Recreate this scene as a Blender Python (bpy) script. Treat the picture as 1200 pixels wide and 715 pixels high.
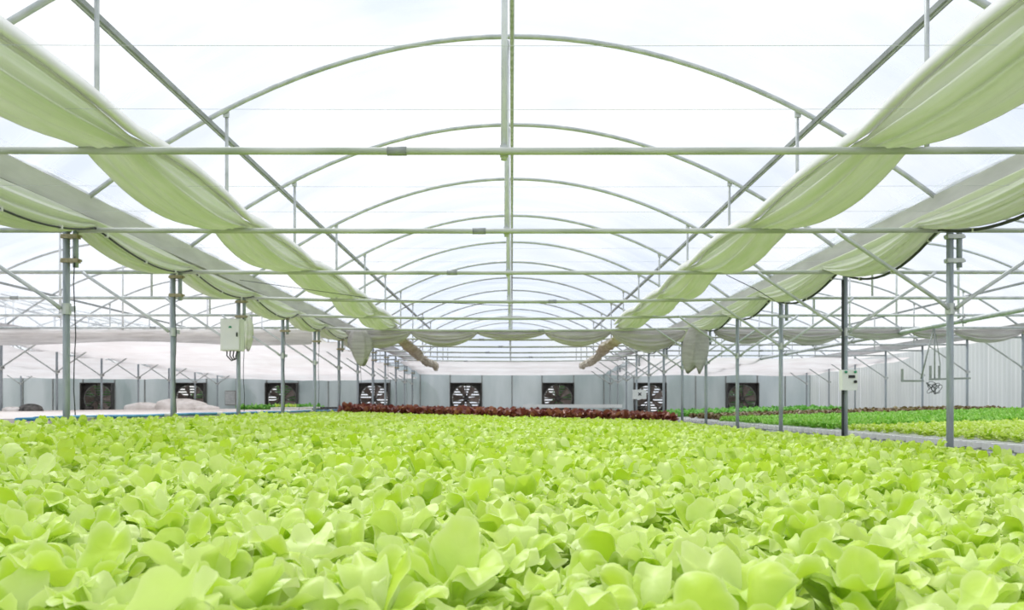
import bpy, math, random
import numpy as np
from math import sin, cos, pi, radians

for o in list(bpy.data.objects):
    bpy.data.objects.remove(o)
scene = bpy.context.scene
C = scene.collection
random.seed(7)
rng = np.random.default_rng(7)

# ------------------------------------------------------------------ camera
EYE = 1.30                       # eye height; bed tops lie just under it
cam_d = bpy.data.cameras.new('camera')
cam_d.sensor_width = 36.0
cam_d.lens = 30.6                # 1020 px on a 1200 px wide frame
cam_d.shift_y = 0.098            # upright verticals, horizon low in the frame
cam_d.clip_end = 400
cam_d.dof.use_dof = True
cam_d.dof.focus_distance = 3.0
cam_d.dof.aperture_fstop = 8.0
cam = bpy.data.objects.new('camera', cam_d)
C.objects.link(cam)
cam.location = (0, 0, EYE)
cam.rotation_euler = (pi / 2, 0, 0)
scene.camera = cam

# ------------------------------------------------------------------ sky and sun
world = bpy.data.worlds.new('sky')
scene.world = world
world.use_nodes = True
nt = world.node_tree
nt.nodes.clear()
tc = nt.nodes.new('ShaderNodeTexCoord')
mp = nt.nodes.new('ShaderNodeMapping')
mp.inputs['Scale'].default_value = (1.0, 1.0, 2.2)
nz = nt.nodes.new('ShaderNodeTexNoise')
nz.inputs['Scale'].default_value = 2.6
nz.inputs['Detail'].default_value = 5.0
nz.inputs['Roughness'].default_value = 0.5
cr = nt.nodes.new('ShaderNodeValToRGB')
cr.color_ramp.elements[0].position = 0.40
cr.color_ramp.elements[0].color = (0.74, 0.81, 0.97, 1)
cr.color_ramp.elements[1].position = 0.60
cr.color_ramp.elements[1].color = (1.0, 1.0, 1.0, 1)
bg = nt.nodes.new('ShaderNodeBackground')
bg.inputs['Strength'].default_value = 1.06
wo = nt.nodes.new('ShaderNodeOutputWorld')
nt.links.new(tc.outputs['Generated'], mp.inputs['Vector'])
nt.links.new(mp.outputs['Vector'], nz.inputs['Vector'])
nt.links.new(nz.outputs['Fac'], cr.inputs['Fac'])
nt.links.new(cr.outputs['Color'], bg.inputs['Color'])
nt.links.new(bg.outputs['Background'], wo.inputs['Surface'])

sun_d = bpy.data.lights.new('sun', 'SUN')
sun_d.energy = 2.5
sun_d.angle = radians(35)        # hazy sun behind cloud
sun = bpy.data.objects.new('sun', sun_d)
C.objects.link(sun)
sun.rotation_euler = (radians(-28), radians(-18), 0)

vs = scene.view_settings
vs.view_transform = 'Standard'
vs.look = 'None'
vs.gamma = 1.0
vs.use_curve_mapping = False
vs.exposure = 0.0

# ------------------------------------------------------------------ layout numbers
BAY = 2.5
def DK(k):                       # distance of frame k from the camera
    return 0.45 + BAY * k
WALL_Y = DK(15)
TIE = EYE + 1.60
RIDGE = EYE + 3.37
HALF = 4.0                       # half a span
def hoop_z(dx):
    return RIDGE - 0.098 * dx * dx
def bed_c(x):                    # growing-channel top of the centre bed (drains to the right)
    return EYE - 0.370 - 0.026 * x
def bed_r(x):                    # right bed drains towards the centre
    return EYE - 0.345 + 0.030 * (x - 4.6)
BED_L = EYE - 0.13

# ------------------------------------------------------------------ materials
def lin(c):
    return tuple(((v / 255) / 12.92 if v <= 10 else ((v / 255 + 0.055) / 1.055) ** 2.4) for v in c) + (1,)

def new_mat(name):
    m = bpy.data.materials.new(name)
    m.use_nodes = True
    m.node_tree.nodes.clear()
    out = m.node_tree.nodes.new('ShaderNodeOutputMaterial')
    return m, m.node_tree, out

def noise_color(t, c1, c2, scale, detail=4, stretch=None, lo=0.35, hi=0.65):
    tcn = t.nodes.new('ShaderNodeTexCoord')
    n = t.nodes.new('ShaderNodeTexNoise')
    n.inputs['Scale'].default_value = scale
    n.inputs['Detail'].default_value = detail
    if stretch:
        mpn = t.nodes.new('ShaderNodeMapping')
        mpn.inputs['Scale'].default_value = stretch
        t.links.new(tcn.outputs['Object'], mpn.inputs['Vector'])
        t.links.new(mpn.outputs['Vector'], n.inputs['Vector'])
    else:
        t.links.new(tcn.outputs['Object'], n.inputs['Vector'])
    r = t.nodes.new('ShaderNodeValToRGB')
    r.color_ramp.elements[0].position = lo
    r.color_ramp.elements[1].position = hi
    r.color_ramp.elements[0].color = c1
    r.color_ramp.elements[1].color = c2
    t.links.new(n.outputs['Fac'], r.inputs['Fac'])
    return r.outputs['Color'], n

def mat_solid(name, c1, c2=None, scale=6, rough=0.5, metal=0.0, stretch=None, bump=0.0, spec=0.5):
    m, t, out = new_mat(name)
    p = t.nodes.new('ShaderNodeBsdfPrincipled')
    p.inputs['Roughness'].default_value = rough
    p.inputs['Metallic'].default_value = metal
    p.inputs['Specular IOR Level'].default_value = spec
    if c2 is None:
        c2 = tuple(min(255, v * 1.08) for v in c1)
    col, n = noise_color(t, lin(c1), lin(c2), scale, stretch=stretch)
    t.links.new(col, p.inputs['Base Color'])
    if bump:
        b = t.nodes.new('ShaderNodeBump')
        b.inputs['Strength'].default_value = bump
        b.inputs['Distance'].default_value = 0.01
        t.links.new(n.outputs['Fac'], b.inputs['Height'])
        t.links.new(b.outputs['Normal'], p.inputs['Normal'])
    t.links.new(p.outputs['BSDF'], out.inputs['Surface'])
    return m

def mat_cloth(name, c1, c2, transl=0.2, scale=3, stretch=None, transp=0.0, bump=0.0):
    m, t, out = new_mat(name)
    col, n = noise_color(t, lin(c1), lin(c2), scale, stretch=stretch)
    d = t.nodes.new('ShaderNodeBsdfDiffuse')
    tr = t.nodes.new('ShaderNodeBsdfTranslucent')
    t.links.new(col, d.inputs['Color'])
    t.links.new(col, tr.inputs['Color'])
    if bump:
        b = t.nodes.new('ShaderNodeBump')
        b.inputs['Strength'].default_value = bump
        b.inputs['Distance'].default_value = 0.03
        t.links.new(n.outputs['Fac'], b.inputs['Height'])
        t.links.new(b.outputs['Normal'], d.inputs['Normal'])
        t.links.new(b.outputs['Normal'], tr.inputs['Normal'])
    mx = t.nodes.new('ShaderNodeMixShader')
    mx.inputs['Fac'].default_value = transl
    t.links.new(d.outputs['BSDF'], mx.inputs[1])
    t.links.new(tr.outputs['BSDF'], mx.inputs[2])
    last = mx
    if transp:
        tp = t.nodes.new('ShaderNodeBsdfTransparent')
        m2 = t.nodes.new('ShaderNodeMixShader')
        m2.inputs['Fac'].default_value = transp
        t.links.new(mx.outputs['Shader'], m2.inputs[1])
        t.links.new(tp.outputs['BSDF'], m2.inputs[2])
        last = m2
    t.links.new(last.outputs['Shader'], out.inputs['Surface'])
    return m

def mat_film(name):
    m, t, out = new_mat(name)
    tcn = t.nodes.new('ShaderNodeTexCoord')
    mpn = t.nodes.new('ShaderNodeMapping')
    mpn.inputs['Scale'].default_value = (0.25, 1.6, 0.25)
    n = t.nodes.new('ShaderNodeTexNoise')
    n.inputs['Scale'].default_value = 1.4
    n.inputs['Detail'].default_value = 5
    t.links.new(tcn.outputs['Object'], mpn.inputs['Vector'])
    t.links.new(mpn.outputs['Vector'], n.inputs['Vector'])
    mr = t.nodes.new('ShaderNodeMapRange')
    mr.inputs['From Min'].default_value = 0.35
    mr.inputs['From Max'].default_value = 0.7
    mr.inputs['To Min'].default_value = 0.12
    mr.inputs['To Max'].default_value = 0.40
    t.links.new(n.outputs['Fac'], mr.inputs['Value'])
    tp = t.nodes.new('ShaderNodeBsdfTransparent')
    tp.inputs['Color'].default_value = (0.97, 0.98, 0.99, 1)
    tr = t.nodes.new('ShaderNodeBsdfTranslucent')
    tr.inputs['Color'].default_value = (0.93, 0.95, 0.97, 1)
    gl = t.nodes.new('ShaderNodeBsdfGlossy')
    gl.inputs['Roughness'].default_value = 0.25
    m1 = t.nodes.new('ShaderNodeMixShader')
    m1.inputs['Fac'].default_value = 0.12
    t.links.new(tr.outputs['BSDF'], m1.inputs[1])
    t.links.new(gl.outputs['BSDF'], m1.inputs[2])
    m2 = t.nodes.new('ShaderNodeMixShader')
    t.links.new(mr.outputs['Result'], m2.inputs['Fac'])
    t.links.new(tp.outputs['BSDF'], m2.inputs[1])
    t.links.new(m1.outputs['Shader'], m2.inputs[2])
    t.links.new(m2.outputs['Shader'], out.inputs['Surface'])
    return m

def mat_leaf(name, ca, cb, cc, transl=0.33, rough=0.42, coat=0.6):
    """leaf with a colour of its own per leaf and slight mottling along the blade"""
    m, t, out = new_mat(name)
    oi = t.nodes.new('ShaderNodeObjectInfo')
    ge = t.nodes.new('ShaderNodeNewGeometry')
    ad = t.nodes.new('ShaderNodeMath'); ad.operation = 'ADD'
    t.links.new(oi.outputs['Random'], ad.inputs[0])
    t.links.new(ge.outputs['Random Per Island'], ad.inputs[1])
    fr = t.nodes.new('ShaderNodeMath'); fr.operation = 'FRACT'
    t.links.new(ad.outputs['Value'], fr.inputs[0])
    tcn = t.nodes.new('ShaderNodeTexCoord')
    n = t.nodes.new('ShaderNodeTexNoise')
    n.inputs['Scale'].default_value = 14
    n.inputs['Detail'].default_value = 3
    t.links.new(tcn.outputs['Object'], n.inputs['Vector'])
    ml = t.nodes.new('ShaderNodeMath'); ml.operation = 'MULTIPLY_ADD'
    ml.inputs[1].default_value = 0.5
    t.links.new(n.outputs['Fac'], ml.inputs[0])
    s2 = t.nodes.new('ShaderNodeMath'); s2.operation = 'MULTIPLY'
    s2.inputs[1].default_value = 0.75
    t.links.new(fr.outputs['Value'], s2.inputs[0])
    t.links.new(s2.outputs['Value'], ml.inputs[2])
    r = t.nodes.new('ShaderNodeValToRGB')
    e = r.color_ramp.elements
    e[0].position = 0.15; e[0].color = lin(ca)
    e[1].position = 0.95; e[1].color = lin(cc)
    k = e.new(0.55); k.color = lin(cb)
    t.links.new(ml.outputs['Value'], r.inputs['Fac'])
    p = t.nodes.new('ShaderNodeBsdfPrincipled')
    p.inputs['Roughness'].default_value = rough
    p.inputs['Specular IOR Level'].default_value = coat
    at = t.nodes.new('ShaderNodeAttribute')          # paler leaf margin
    at.attribute_name = 'margin'
    mg = t.nodes.new('ShaderNodeMix'); mg.data_type = 'RGBA'
    m8 = t.nodes.new('ShaderNodeMath'); m8.operation = 'MULTIPLY'; m8.inputs[1].default_value = 0.6
    t.links.new(at.outputs['Fac'], m8.inputs[0])
    t.links.new(m8.outputs['Value'], mg.inputs['Factor'])
    t.links.new(r.outputs['Color'], mg.inputs['A'])
    mg.inputs['B'].default_value = lin((236, 246, 178))
    leafcol = mg.outputs['Result']
    t.links.new(leafcol, p.inputs['Base Color'])
    b = t.nodes.new('ShaderNodeBump')
    b.inputs['Strength'].default_value = 0.25
    b.inputs['Distance'].default_value = 0.004
    n2 = t.nodes.new('ShaderNodeTexNoise')
    n2.inputs['Scale'].default_value = 70
    t.links.new(tcn.outputs['Object'], n2.inputs['Vector'])
    t.links.new(n2.outputs['Fac'], b.inputs['Height'])
    t.links.new(b.outputs['Normal'], p.inputs['Normal'])
    tr = t.nodes.new('ShaderNodeBsdfTranslucent')
    t.links.new(leafcol, tr.inputs['Color'])
    mx = t.nodes.new('ShaderNodeMixShader')
    mx.inputs['Fac'].default_value = transl
    t.links.new(p.outputs['BSDF'], mx.inputs[1])
    t.links.new(tr.outputs['BSDF'], mx.inputs[2])
    t.links.new(mx.outputs['Shader'], out.inputs['Surface'])
    return m

MT = {}
MT['steel'] = mat_solid('galvanised_steel', (182, 187, 186), (206, 209, 207), 9, 0.45, 0.25)
MT['king'] = mat_solid('bright_galvanised', (208, 211, 212), (226, 228, 228), 7, 0.4, 0.15)
MT['steel_green'] = mat_solid('galvanised_steel_with_algae', (168, 176, 158), (208, 209, 205), 2.2, 0.55, 0.1, stretch=(1, 6, 6))
MT['steel_dark'] = mat_solid('weathered_profile', (138, 142, 140), (160, 164, 161), 5, 0.5, 0.1)
MT['post'] = mat_solid('post_steel', (138, 147, 152), (172, 180, 184), 5, 0.5, 0.15, stretch=(4, 4, 0.7))
MT['clamp'] = mat_solid('brassy_clamp', (150, 140, 108), (178, 168, 140), 30, 0.5, 0.3)
MT['gutter'] = mat_solid('gutter_steel', (192, 190, 190), (210, 208, 208), 3, 0.55, 0.1, stretch=(3, 0.5, 3))
MT['wire'] = mat_solid('thin_wire', (205, 208, 210), None, 4, 0.5)
MT['cable'] = mat_solid('black_cable', (38, 42, 44), (52, 56, 58), 6, 0.5)
MT['film'] = mat_film('greenhouse_film')
MT['curtain'] = mat_cloth('white_shade_cloth', (230, 236, 214), (247, 247, 242), 0.40, 2.0, stretch=(7, 0.25, 5), bump=0.3)
MT['hem'] = mat_cloth('white_hem', (236, 236, 230), (246, 246, 242), 0.25)
MT['rag'] = mat_cloth('dirty_cloth', (196, 184, 164), (234, 228, 216), 0.35, 5, bump=0.4)
MT['grey_cloth'] = mat_cloth('grey_net_cloth', (202, 198, 196), (226, 223, 221), 0.42, 3, stretch=(0.6, 4, 6), bump=0.3)
MT['screen'] = mat_cloth('white_screen', (238, 231, 228), (248, 244, 242), 0.62, 1.2, transp=0.08, bump=0.4)
MT['wall_film'] = mat_cloth('frosted_wall_sheet', (192, 202, 204), (220, 226, 228), 0.5, 0.8, stretch=(1.5, 1, 0.4), transp=0.28)
MT['wall_white'] = mat_cloth('white_wall_sheet', (226, 228, 232), (240, 241, 244), 0.45, 0.8, stretch=(1, 2, 0.3), transp=0.03)
MT['channel'] = mat_solid('white_pvc', (226, 226, 222), (240, 240, 238), 4, 0.4)
MT['channel_pink'] = mat_solid('worn_pvc', (222, 210, 202), (236, 228, 222), 2, 0.5)
MT['blue'] = mat_solid('blue_pipe', (60, 140, 190), (96, 172, 212), 4, 0.4)
MT['floor'] = mat_solid('concrete_floor', (104, 102, 96), (134, 132, 126), 1.2, 0.85, bump=0.2)
MT['ground'] = mat_solid('grassy_ground', (92, 120, 62), (136, 150, 92), 0.6, 0.9)
MT['fan_dark'] = mat_solid('fan_housing_dark', (62, 60, 58), (84, 82, 78), 5, 0.6)
MT['fan_blade'] = mat_solid('fan_blade_grey', (108, 98, 92), (140, 128, 120), 6, 0.45, 0.2)
MT['louver'] = mat_solid('louver_grey', (128, 128, 122), (160, 160, 154), 6, 0.5)
MT['box'] = mat_solid('cabinet_paint', (228, 228, 224), (234, 234, 230), 3, 0.4)
MT['box_side'] = mat_solid('cabinet_side', (212, 214, 200), (218, 220, 206), 3, 0.4)
MT['white'] = mat_solid('white_plastic', (232, 234, 230), (242, 243, 240), 3, 0.4)
MT['green_lamp'] = mat_solid('green_button', (70, 160, 120), None, 3, 0.3)
MT['black'] = mat_solid('black_plastic', (34, 36, 38), (46, 48, 50), 6, 0.45)
MT['sack'] = mat_solid('white_sack', (214, 208, 202), (238, 234, 230), 5, 0.7, bump=0.3)
MT['debris'] = mat_solid('dark_debris', (62, 62, 60), (110, 108, 104), 9, 0.8, bump=0.4)
MT['bark'] = mat_solid('bark', (92, 78, 62), (120, 104, 84), 8, 0.9)
MT['stem'] = mat_solid('lettuce_stem', (190, 214, 140), (206, 226, 160), 8, 0.5)
MT['leaf'] = mat_leaf('green_lettuce_leaf', (188, 220, 46), (209, 233, 82), (230, 245, 156))
MT['coral'] = mat_leaf('dark_green_lettuce_leaf', (122, 190, 56), (150, 208, 76), (180, 226, 108))
MT['deep'] = mat_leaf('deep_green_leaf', (92, 164, 62), (120, 190, 80), (156, 212, 106))
MT['red'] = mat_leaf('red_lettuce_leaf', (104, 48, 46), (140, 76, 62), (168, 112, 86), transl=0.2)
MT['brown'] = mat_leaf('bronze_lettuce_leaf', (100, 76, 50), (126, 104, 64), (150, 140, 84), transl=0.2)
MT['tree'] = mat_leaf('tree_leaf', (70, 120, 60), (96, 150, 80), (130, 176, 110), transl=0.3)

# ------------------------------------------------------------------ mesh tools
class MB:
    def __init__(s):
        s.v = []; s.f = []
    def add(s, vs_, fs_):
        b = len(s.v)
        s.v += [tuple(map(float, q)) for q in vs_]
        s.f += [tuple(int(i) + b for i in q) for q in fs_]
        return s
    def box(s, c, size, rx=0, ry=0, rz=0):
        hx, hy, hz = (q / 2 for q in size)
        vs_ = [(x, y, z) for x in (-hx, hx) for y in (-hy, hy) for z in (-hz, hz)]
        if rx or ry or rz:
            from mathutils import Euler
            R = Euler((rx, ry, rz)).to_matrix()
            from mathutils import Vector
            vs_ = [tuple(R @ Vector(q)) for q in vs_]
        vs_ = [(q[0] + c[0], q[1] + c[1], q[2] + c[2]) for q in vs_]
        return s.add(vs_, [(0, 1, 3, 2), (4, 6, 7, 5), (0, 4, 5, 1), (2, 3, 7, 6), (0, 2, 6, 4), (1, 5, 7, 3)])
    def tube(s, pts, r, n=8, caps=True, rs=None):
        P = np.array(pts, float)
        T = np.gradient(P, axis=0)
        T /= np.linalg.norm(T, axis=1)[:, None] + 1e-12
        up = np.array([0, 0, 1.0]) if abs(T[0][2]) < 0.9 else np.array([0, 1.0, 0])
        vs_ = []
        for i, (p, t) in enumerate(zip(P, T)):
            a = np.cross(up, t); a /= np.linalg.norm(a) + 1e-12
            b = np.cross(t, a)
            rr = rs[i] if rs is not None else r
            for j in range(n):
                th = 2 * pi * j / n
                vs_.append(p + rr * (cos(th) * a + sin(th) * b))
        fs_ = []
        m = len(P)
        for i in range(m - 1):
            for j in range(n):
                fs_.append((i * n + j, i * n + (j + 1) % n, (i + 1) * n + (j + 1) % n, (i + 1) * n + j))
        if caps:
            fs_.append(tuple(range(n - 1, -1, -1)))
            fs_.append(tuple((m - 1) * n + j for j in range(n)))
        return s.add(vs_, fs_)
    def grid(s, G):                       # G: (a, b, 3)
        a, b = G.shape[:2]
        fs_ = [(i * b + j, i * b + j + 1, (i + 1) * b + j + 1, (i + 1) * b + j) for i in range(a - 1) for j in range(b - 1)]
        return s.add(G.reshape(-1, 3), fs_)
    def mesh(s, name, mat, smooth=True):
        me = bpy.data.meshes.new(name)
        me.from_pydata(s.v, [], s.f)
        me.update()
        if smooth:
            me.polygons.foreach_set('use_smooth', [True] * len(me.polygons))
        me.materials.append(mat)
        return me
    def build(s, name, mat, parent=None, smooth=True, loc=None):
        return link(name, s.mesh(name, mat, smooth), parent, loc)

def link(name, me, parent=None, loc=None, rot=None, scale=None):
    o = bpy.data.objects.new(name, me)
    C.objects.link(o)
    if parent is not None:
        o.parent = parent
    if loc is not None:
        o.location = loc
    if rot is not None:
        o.rotation_euler = rot
    if scale is not None:
        o.scale = scale
    return o

def tag(o, label=None, cat=None, group=None, kind=None):
    if label: o['label'] = label
    if cat: o['category'] = cat
    if group: o['group'] = group
    if kind: o['kind'] = kind
    return o

def thing(name, label, cat, loc=(0, 0, 0), group=None, kind=None):
    o = bpy.data.objects.new(name, None)
    o.empty_display_size = 0.1
    C.objects.link(o)
    o.location = loc
    return tag(o, label, cat, group, kind)

ORD = ['nearest', 'second nearest', 'third nearest', 'fourth nearest', 'fifth nearest', 'sixth nearest', 'seventh nearest',
       'eighth nearest', 'ninth nearest', 'tenth nearest', 'eleventh nearest', 'twelfth nearest', 'thirteenth nearest',
       'fourteenth nearest', 'fifteenth nearest']

def bundle(P, side, hw, top, bot, seed, nring=40, amp=0.12, flat=1.0, drift=0.5):
    """a gathered length of cloth along P; side = unit vector across, hw/top/bot per point (relative heights)"""
    r = np.random.default_rng(seed)
    P = np.array(P, float); side = np.array(side, float)
    n = len(P)
    th = np.linspace(0, 2 * pi, nring, endpoint=False)
    V = np.zeros((n, nring, 3))
    ph = r.uniform(0, 6.28, 4)
    fr = [7, 11, 17, 3]
    am = [1.0, 0.9, 0.7, 0.4]
    wander = np.cumsum(r.normal(0, drift * 0.25, (n, 4)), axis=0)
    for i in range(n):
        rip = sum(am[q] * np.sin(fr[q] * th + ph[q] + wander[i, q]) for q in range(4)) * amp
        rad = 1 + rip
        cx = np.sign(np.cos(th)) * np.abs(np.cos(th)) ** flat * rad * hw[i]
        mid = (top[i] + bot[i]) / 2; hh = (top[i] - bot[i]) / 2
        cz = mid + np.sign(np.sin(th)) * np.abs(np.sin(th)) ** flat * (1 + rip * 0.6) * hh
        V[i] = P[i] + cx[:, None] * side + cz[:, None] * np.array([0, 0, 1.0])
    mb = MB()
    fs_ = []
    for i in range(n - 1):
        for j in range(nring):
            fs_.append((i * nring + j, i * nring + (j + 1) % nring, (i + 1) * nring + (j + 1) % nring, (i + 1) * nring + j))
    fs_.append(tuple(range(nring - 1, -1, -1)))
    fs_.append(tuple((n - 1) * nring + j for j in range(nring)))
    mb.add(V.reshape(-1, 3), fs_)
    return mb

# ================================================================== SETTING
fl = MB().box((-7.5, 19, -0.05), (41, 42, 0.1)).build('floor', MT['floor'], smooth=False)
tag(fl, 'worn grey concrete greenhouse floor beneath the growing beds', 'floor', kind='structure')
gr = MB().box((-6, 62, -0.16), (160, 160, 0.1)).build('ground', MT['ground'], smooth=False)
tag(gr, 'grassy ground outside the greenhouse behind the end wall', 'ground', kind='structure')

# roof film, one sheet per span, billowing a little between the hoops
ceil = thing('ceiling', 'translucent white plastic film roof over the arched spans', 'roof', kind='structure')
ys = np.linspace(-1.0, WALL_Y, 95)
xs = np.linspace(-HALF + 0.1, HALF - 0.1, 25)
G = np.zeros((len(ys), len(xs), 3))
for i, y in enumerate(ys):
    ph = ((y - 0.45) / BAY) % 1.0
    for j, x in enumerate(xs):
        G[i, j] = (x, y, hoop_z(x) + 0.055 + 0.10 * sin(pi * ph) * (1 - (x / HALF) ** 2) + 0.006 * sin(x * 9 + y * 3))
film_me = MB().grid(G).mesh('roof_film', MT['film'])
SPANS = [-24, -16, -8, 0, 8]
for cx in SPANS:
    link('roof_film', film_me, ceil, (cx, 0, 0))

# end wall: frosted sheets between thin mullions, openings for the fans, film gables above
FAN_X = [-18, -14, -10, -6, -2, 2, 6, 10]
FAN_Z = EYE + 0.29
FAN_H = 0.69
wb = thing('wall_back', 'frosted translucent end wall with fan openings behind the beds', 'wall', kind='structure')
top_z = EYE + 1.80
x = -28.0
edges = [-28.0]
def panel(x0, x1, z0, z1):
    MB().box(((x0 + x1) / 2, WALL_Y, (z0 + z1) / 2), (x1 - x0 - 0.03, 0.012, z1 - z0 - 0.01)).build('panel', MT['wall_film'], wb, smooth=False)
px = -28.0
for fx in [-26, -22] + FAN_X:
    a, b = fx - FAN_H, fx + FAN_H
    m1 = (px + a) / 2
    if a - px > 0.3:
        panel(px, m1, 0, top_z); panel(m1, a, 0, top_z)
        edges += [m1]
    if fx in FAN_X:
        panel(a, b, 0, FAN_Z - FAN_H); panel(a, b, FAN_Z + FAN_H, top_z)
    else:
        panel(a, b, 0, top_z)
    edges += [a, b]
    px = b
panel(px, 11.9, 0, top_z); panel(11.9, 13.0, 0, top_z)
edges += [11.9, 13.0]
mul_me = MB().box((0, 0, top_z / 2), (0.045, 0.06, top_z)).mesh('mullion', MT['steel_dark'], False)
for ex in edges:
    link('mullion', mul_me, wb, (ex, WALL_Y - 0.03, 0))
xg = np.linspace(-HALF, HALF, 17)
Gg = np.zeros((2, 17, 3))
for j, xx in enumerate(xg):
    Gg[0, j] = (xx, 0, top_z); Gg[1, j] = (xx, 0, max(top_z + 0.01, hoop_z(xx)))
gab_me = MB().grid(Gg).mesh('gable_film', MT['film'])
for cx in SPANS:
    link('gable_film', gab_me, wb, (cx, WALL_Y, 0))

# right side wall: corrugated white sheets
wr = thing('wall_right', 'white corrugated sheet side wall behind the right bed', 'wall', kind='structure')
yc = np.linspace(0, 1.1, 23)
Gc = np.zeros((2, len(yc), 3))
for j, y in enumerate(yc):
    w = 0.018 * sin(y / 1.1 * 2 * pi * 5)
    Gc[0, j] = (w, y, 0); Gc[1, j] = (w, y, EYE + 1.75)
cor_me = MB().grid(Gc).mesh('sheet', MT['wall_white'])
for i in range(28):
    link('sheet', cor_me, wr, (13.0 + (0.012 if i % 2 else 0), WALL_Y - 0.02 - 1.09 * (i + 1), 0))

# ================================================================== STEEL FRAME
n_arc = 33
arc = [(xx, 0, hoop_z(xx)) for xx in np.linspace(-HALF + 0.12, HALF - 0.12, n_arc)]
arch_me = MB().tube(arc, 0.024, 8).mesh('arch', MT['steel'])
def tie_mesh(sag):
    return MB().tube([(xx, 0, TIE - sag * (1 - (xx / HALF) ** 2)) for xx in np.linspace(-HALF + 0.03, HALF - 0.03, 17)], 0.024, 8).mesh('tie_beam', MT['steel_green'])
tie_flat = tie_mesh(0.008)
tie_sag = tie_mesh(0.06)
tie_side = MB().tube([(-HALF + 0.03, 0, TIE), (HALF - 0.03, 0, TIE)], 0.024, 8).mesh('tie_beam', MT['steel'])
king_me = MB().tube([(-0.05, 0.05, TIE - 0.05), (-0.045, 0.05, RIDGE - 0.02)], 0.02, 8).mesh('king_post', MT['king'])
kz = hoop_z(2.62)
strut_me = MB().tube([(0, 0, TIE), (0, 0, kz + 0.02)], 0.016, 7).mesh('strut', MT['steel'])
plate_me = MB().box((0, 0, 0), (0.05, 0.03, 0.07)).mesh('bracket', MT['steel'], False)
coup_me = MB().tube([(-0.06, 0, 0), (0.06, 0, 0)], 0.029, 8).mesh('coupler', MT['steel_dark'])

def truss(cx, k, label, centre=False):
    y = DK(k)
    t = thing('roof_truss', label, 'truss', (cx, y, TIE), 'arched roof trusses')
    off = (0, 0, -TIE)
    link('arch', arch_me, t, off)
    link('tie_beam', (tie_sag if k >= 5 else tie_flat) if centre else tie_side, t, off)
    link('king_post', king_me, t, off)
    for s in (-1, 1):
        link('strut', strut_me, t, (s * 2.62, 0.045, -TIE))
        link('bracket', plate_me, t, (s * 2.62, 0.03, hoop_z(2.62) - TIE - 0.02))
    link('bracket', plate_me, t, (-0.05, 0.03, 0))
    link('coupler', coup_me, t, (0.6 * (1 if k % 2 else -1.2) - 0.9 * (k % 3 == 0), 0, 0.0 if not centre else (-0.008 if k < 5 else -0.055)))
    return t

for k in range(2, 15):
    truss(0, k, f'{ORD[k-2]} arched steel truss over the centre lettuce bed', True)
for k in range(3, 15):
    truss(8, k, f'{ORD[k-3]} arched steel truss over the span right of centre')
for k in range(3, 15):
    truss(-8, k, f'{ORD[k-3]} arched steel truss over the span left of centre')
for k in range(7, 15):
    truss(-16, k, f'{ORD[k-7]} arched steel truss over the far left span')

# purlins
def purlin_me(z, w, h, y0):
    return MB().box((0, (y0 + WALL_Y) / 2, z), (w, WALL_Y - y0, h)).mesh('purlin', MT['steel_dark'], False)
zs = hoop_z(2.76) - 0.045
pl_side = purlin_me(zs, 0.05, 0.04, 2.5)
pl_groove = MB().box((0, (2.5 + WALL_Y) / 2, zs - 0.0225), (0.012, WALL_Y - 2.5, 0.008)).mesh('groove', MT['steel'], False)
pl_ridge = MB().tube([(0, 2.5, RIDGE - 0.045), (0, WALL_Y, RIDGE - 0.045)], 0.02, 8).mesh('purlin', MT['steel_green'])
SPN = {-16: 'far left span', -8: 'span left of centre', 0: 'centre span', 8: 'span right of centre'}
for cx, nm in SPN.items():
    for s, sd in ((-1, 'left'), (1, 'right')):
        t = thing('purlin', f'dark steel purlin along the {sd} side of the {nm}', 'purlin', (cx + s * 2.76, 0, 0), 'roof purlins')
        link('profile', pl_side, t); link('groove', pl_groove, t)
    o = link('ridge_purlin', pl_ridge, None, (cx, 0, 0))
    tag(o, f'round ridge tube along the top of the {nm}', 'purlin', 'ridge tubes')

# gutters above the post rows
def gutter_mesh(y0):
    prof = [(-0.16, 0.17), (-0.145, 0.17), (-0.085, 0.012), (0.085, 0.012), (0.145, 0.17), (0.16, 0.17), (0.10, 0), (-0.10, 0)]
    vs_ = [(p[0], y, p[1]) for y in (y0, WALL_Y) for p in prof]
    n = len(prof)
    fs_ = [(j, (j + 1) % n, n + (j + 1) % n, n + j) for j in range(n)]
    return MB().add(vs_, fs_).mesh('gutter', MT['gutter'], False)
seam_me = MB().box((0, 0, -0.004), (0.19, 0.05, 0.008)).mesh('seam', MT['steel_dark'], False)
for gx, y0, nm in ((-12, 18, 'far left post row'), (-4, 2.5, 'left post row'), (4, 2.5, 'right post row'), (12, 14, 'post row by the right side wall')):
    t = thing('gutter', f'grey folded steel gutter running above the {nm}', 'gutter', (gx, 0, EYE + 1.74), 'roof gutters')
    link('trough', gutter_mesh(y0), t)
    yy = 6.6
    while yy < WALL_Y:
        if yy > y0:
            link('seam', seam_me, t, (0, yy, 0))
        yy += 5.0

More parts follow.
